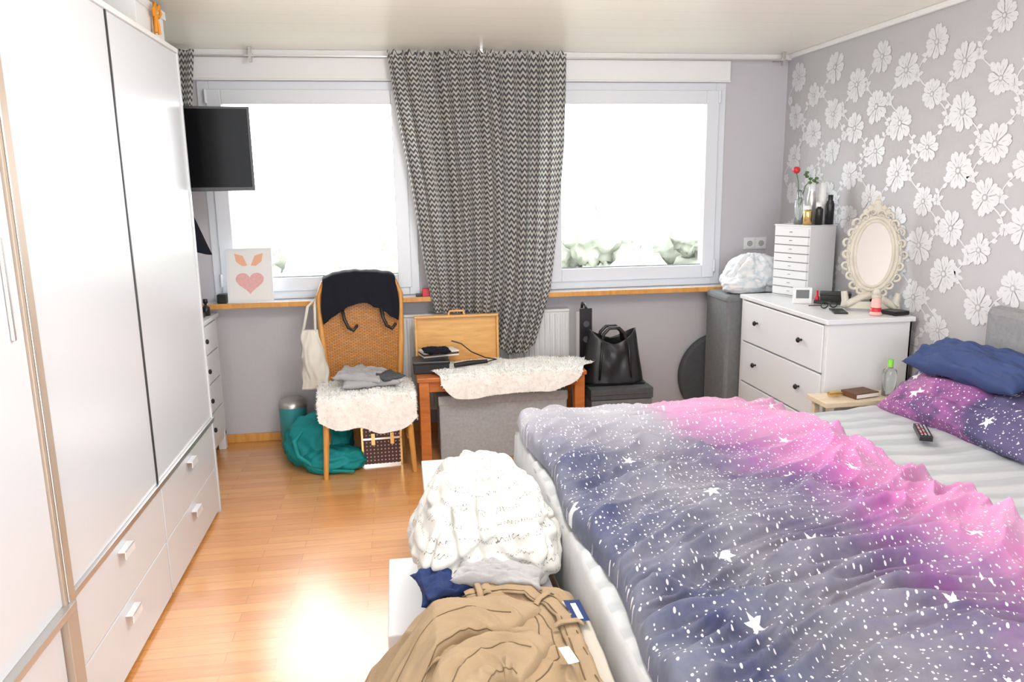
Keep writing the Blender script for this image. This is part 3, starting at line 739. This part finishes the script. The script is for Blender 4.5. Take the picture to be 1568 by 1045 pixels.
# ================================================================ BED
bx0,bx1,by0,by1,mt=.47,2.50,.75,3.24,.555
E=empty('double_bed')
b=MB('frame');b.box(bx0+.02,bx1,by0,by1,.06,.30,M_bedside);b.box(bx0+.06,bx1,by0+.05,by1-.05,0,.06,M_black);b.box(bx0-.01,bx0+.02,by0,by1,.10,.34,M_pale);b.build(bevel=.012,parent=E)
b=MB('headboard');b.box(bx1+.01,bx1+.09,by0-.05,2.96,0,1.07,M_grey);b.build(bevel=.035,parent=E)
b=MB('mattress');b.box(bx0+.01,bx1-.01,by0+.02,by1-.01,.30,mt-.02,M_bedside);b.tube([(bx0+.008,by0+.02,.33),(bx0+.008,by1-.02,.33)],.006,M_bedside,6);b.build(bevel=.03,parent=E)
b=MB('fitted_sheet')
def sh(u,v):
    x=bx0-.005+(bx1-bx0)*u;y=by0+(by1-by0+.005)*v
    wp=.1*vn(x*2,y*2,9)
    z=mt+.010*vn(x*3,y*6,1)+.012*(1-abs(vn(x*2.2+wp,(y+wp)*9,4))*2)**2-.006
    eu=min(u,1)*(bx1-bx0);ev=(1-v)*(by1-by0)
    for e in (eu,ev):
        if e<.05: z-=.05*(1-sqrt(max(0,1-(1-e/.05)**2)))
    if eu<.001 or ev<.001: z-=.17
    return (x,y,z)
b.grid(sh,160,220,M_sheet);b.build(parent=E)
b=MB('galaxy_duvet')
def ridge(a,bb,c): return (1-abs(vn(a,bb,c))*1.8)
def dv(u,v):
    y=.95+(3.265-.95)*v
    xe=1.66+(3.26-y)*.105+.02*vn(y*3,0,4)
    xs=.490+.03*vn(y*2.5,1,2)+.03*(3.2-y)/2
    wdt=xe-xs;x=xs+wdt*u
    ang=.30;a=x*cos(ang)+y*sin(ang);c=-x*sin(ang)+y*cos(ang)
    wp=.22*vn(a*1.5,c*1.5,7);c2=c+wp;a2=a+.2*vn(a*2,c*2,9)
    f1=ridge(a2*1.3,c2*5.,1)**2;f2=ridge(a2*3.2,c2*11.,5)**2;f3=ridge(a2*6,c2*20.,3)**2
    ev=(1-v)*2.3
    def ed(e,w_): return sqrt(max(0,1-(1-min(1,e/w_))**2))
    k=ed(u*wdt,.06)*ed((1-u)*wdt,.05)*ed(ev,.07)
    nr=.5+.5*min(1,(3.2-y)/.6)
    puff=.042+.022*vn(x*2.2,y*2.2,3)+.044*f1*nr+.030*f2+.008*f3
    z=mt+.010+puff*k
    if u*wdt<.05:
        q=(1-u*wdt/.05);x-=.012*sin(pi*q)
    return (x,y,z)
b.grid(dv,320,480,M_gal);b.build()
b=MB('galaxy_pillow');b.pillow((2.355,2.80,.665),(.34,.86,.14),M_galp,(0,radians(-36),radians(3)),.028,4,n=60);b.build(merge=True)
b=MB('blue_pillow');b.pillow((2.395,2.84,.835),(.24,.64,.11),M_bluep,(0,radians(-22),radians(2)),.026,14,n=50);b.build(merge=True)
b=MB('remote_control');b.M=RZ(2.10,2.74,mt+.022,radians(62));b.box(-.09,.09,-.024,.024,0,.02,M_black)
for i in range(9):
    for j in range(3): b.box(-.075+i*.017,-.065+i*.017,-.017+j*.013,-.009+j*.013,.02,.023,[M_greycl,M_greycl,M_red][(i*j)%3] if i<8 else M_greycl)
b.build(bevel=.002)
b=MB('nightstand');b.box(1.99,2.56,3.275,3.455,.54,.565,M_pale);b.box(2.02,2.54,3.29,3.44,.25,.27,M_pale)
for x in (2.01,2.52):
    for y in (3.285,3.415): b.box(x,x+.03,y,y+.03,0,.54,M_pale)
b.build(bevel=.003)
b=MB('book');b.M=RZ(2.22,3.37,.567,.2);b.box(-.07,.07,-.05,.05,0,.025,M_brown);b.box(-.066,.068,-.052,.048,.003,.020,M_paper);b.build()
b=MB('hand_cream_tube');b.tube([(2.05,3.36,.585),(2.10,3.37,.585),(2.14,3.38,.578)],[.012,.016,.004],M_gold);b.build()
b=bottle('sanitizer_bottle',2.36,3.35,.567,.032,.18,M_glass,M_green,.45,rc=.013);b.build()
# ================================================================ FOOT OF BED
b=MB('storage_bench');b.box(.06,.41,1.0,3.20,.40,.44,M_white);b.box(.08,.40,1.02,3.18,.04,.40,M_white)
for y in (1.04,3.12): b.box(.09,.39,y,y+.04,0,.04,M_white)
b.build(bevel=.004)
b=MB('white_storage_box');b.box(-.075,.045,2.10,2.58,0,.28,M_white);b.box(-.08,.05,2.095,2.585,.25,.30,M_white);b.build(bevel=.004)
b=MB('script_print_duvet')
blob(b,(.232,2.29,.565),(.225,.27,.150),M_script,2,.04,floor=.445,nu=280,nv=160,uvs=2.6,fine=.05,taper=.36,lean=.10,pw=1.5,rad=.10,rf=2.0,hf=.1)
b.build()
b=MB('navy_trousers');b.pillow((.13,2.03,.475),(.24,.18,.05),M_navy,(0,.05,.1),.02,3);b.pillow((.11,2.02,.505),(.20,.16,.04),M_navy,(0,0,.3),.02,8);b.build(merge=True)
b=MB('khaki_trousers')
def kh(u,v):
    a=2*u-1;c=2*v-1
    x=.14+a*.31+.02*vn(a*2,c*2,8);y=1.60+c*.36+.02*vn(a*2,c*2,3)
    if a<0: y-=.10*a*a*(1 if c>0 else 0)
    e=sqrt(max(0,1-abs(a)**8))*sqrt(max(0,1-abs(c)**8))
    f_=ridge(a*.8+c*1.2,c*1.6-a*.5,2)**2*.020+ridge(a*2.5-c,c*3+a*2,6)**2*.016+.007*vn(a*9,c*9,3)
    z=.447+e*(.062+f_)
    if x<.05: z-=(.05-x)*.9
    return (x,y,z)
b.grid(kh,170,170,M_khaki)
def onk(x,y,dz=.004):
    a=(x-.14)/.31;c=(y-1.60)/.36
    if a<0 and c>0:c=(y+.10*a*a-1.60)/.36
    a=max(-1,min(1,a));c=max(-1,min(1,c))
    p=kh((a+1)/2,(c+1)/2);return (p[0],p[1],p[2]+dz)
def onpath(path,n=8,dz=.002):
    pts=[]
    for p,q in zip(path,path[1:]):
        for k in range(n): pts.append(onk(p[0]+(q[0]-p[0])*k/n,p[1]+(q[1]-p[1])*k/n,dz))
    return pts
def bez(P,t):
    P=[Vector(p) for p in P]
    while len(P)>1: P=[a.lerp(b_,t) for a,b_ in zip(P,P[1:])]
    return P[0]
def leg(P,w0,w1,h,zb,sd):
    def fn(u,v):
        c=bez(P,u);t=(bez(P,min(1,u+.01))-bez(P,max(0,u-.01))).normalized();nrm=Vector((-t.y,t.x))
        s_=2*v-1;w_=(w0+(w1-w0)*u)*(1+.06*vn(u*5,sd,s_))
        x=c.x+nrm.x*s_*w_;y=c.y+nrm.y*s_*w_
        e=sqrt(max(0,1-abs(s_)**6))*sqrt(max(0,1-abs(2*u-1)**30))
        z=zb+e*(h+.016*ridge(u*5+s_*.6,s_*1.2,sd)**2+.006*vn(u*12,s_*3,sd))
        if x<.05: z-=(.05-x)*.9
        return (x,y,z)
    b.grid(fn,110,50,M_khaki)
    for s0 in (.5+.44,.5-.02):
        b.tube([tuple(Vector(fn(k/40,s0))+Vector((0,0,.0006))) for k in range(2,39)],.0016,M_khakid,5)
leg([(.27,1.72),(.12,1.86),(-.06,1.78),(-.12,1.45),(-.11,1.30)],.095,.075,.030,.512,3.)
leg([(.28,1.56),(.16,1.66),(.06,1.55),(.05,1.30)],.085,.070,.034,.515,8.)
bandc=[(.14,1.90),(.22,1.905),(.30,1.88),(.35,1.82),(.38,1.74),(.385,1.62),(.385,1.45),(.38,1.3)]
pc=onpath(bandc,8,.010)
b.tube(pc,.024,M_khaki,10,flat=.25,up=(0,0,1))
bandi=[(x+.042,y+.006) for x,y in bandc[3:]]
b.tube(onpath(bandi,8,.006),.022,M_khakil,8,flat=.25,up=(0,0,1))
for off in (-.018,.018):
    b.tube([(p[0]+off*.7,p[1]+off*.7,p[2]+.0050) for p in pc],.0016,M_khakid,5)
for path in ([(.30,1.82),(.34,1.70),(.33,1.58),(.25,1.50)],[(.30,1.80),(.31,1.72),(.30,1.62),(.24,1.53)]):
    b.tube(onpath(path,8,.0005),.0018,M_khakid,5)
for i in (4,22,36):
    p=Vector(pc[i]);q=Vector(pc[i+1]);t=(q-p).normalized();s_=Vector((-t.y,t.x,0))
    b.tube([p-s_*.036+Vector((0,0,.003)),p-s_*.022+Vector((0,0,.014)),p+s_*.022+Vector((0,0,.014)),p+s_*.036+Vector((0,0,.003))],.009,M_khaki,8,flat=.4,up=(0,0,1))
p=Vector(onk(.412,1.73,.026));b.add([p+Vector(q) for q in ((-.022,.06,.0),(.020,.055,0),(.024,-.045,0),(-.018,-.045,0))],[(0,1,2,3)],M_navy)
b.add([p+Vector(q) for q in ((-.008,.04,.001),(.006,.04,.001),(.010,-.035,.001),(-.004,-.035,.001))],[(0,1,2,3)],M_paper)
p=Vector(onk(.34,1.53,.020));b.add([p+Vector(q) for q in ((-.020,.03,0.006),(.006,.035,0.004),(.016,-.03,0.006),(-.01,-.035,0.006))],[(0,1,2,3)],M_paper)
b.build()
b=MB('grey_tshirt');b.pillow((.24,1.975,.525),(.26,.10,.06),M_greycl,(0,.05,-.3),.02,5);b.build(merge=True)
# ================================================================ OUTSIDE
b=MB('ground_outside');b.box(-60,60,6.5,90,-7.1,-7,M_ground);b.build()
def tree(x,y,top,r,sd):
    b=MB('garden_tree');b.tube([(x,y,-7),(x,y,top-r*1.5)],.25,M_brown,8)
    random.seed(sd)
    for k in range(16):
        a=random.random()*6.28;rr=r*random.uniform(.2,.42)
        b.sph((x+cos(a)*r*.8,y+sin(a)*r*.8,top-rr-random.random()*r*1.4),rr,M_tree,26,18,lambda d:.35*vn(d.x*3+k,d.y*3,d.z*3)+.35*vn(d.x*9,d.y*9,d.z*9+k))
    b.build()
for i,(x,y,t,r) in enumerate(((-1.6,19,.5,2.2),(-5.4,24,.2,2.5),(.8,22,.6,2.4),(6.2,20,1.2,2.),(3.9,22,1.3,2.2),(9.5,21,.6,2.6))): tree(x,y,t,r,i)
# unseen ceiling lamps, added as fill for the room and back wall
for (x,y,e) in ((.8,.2,14),(.5,2.35,64)):
    b=MB('added_ceiling_lamp');b.lathe((x,y,H-.035),[(0,0),(.12,.0),(.15,.015),(.15,.034)],M_alu,32);b.build()
    l=bpy.data.lights.new('added_fill_bulb','POINT');l.energy=e;l.shadow_soft_size=.16;l.color=(1,.97,.94);lo=bpy.data.objects.new('added_fill_bulb',l);lo.location=(x,y,H-.30);scene.collection.objects.link(lo)
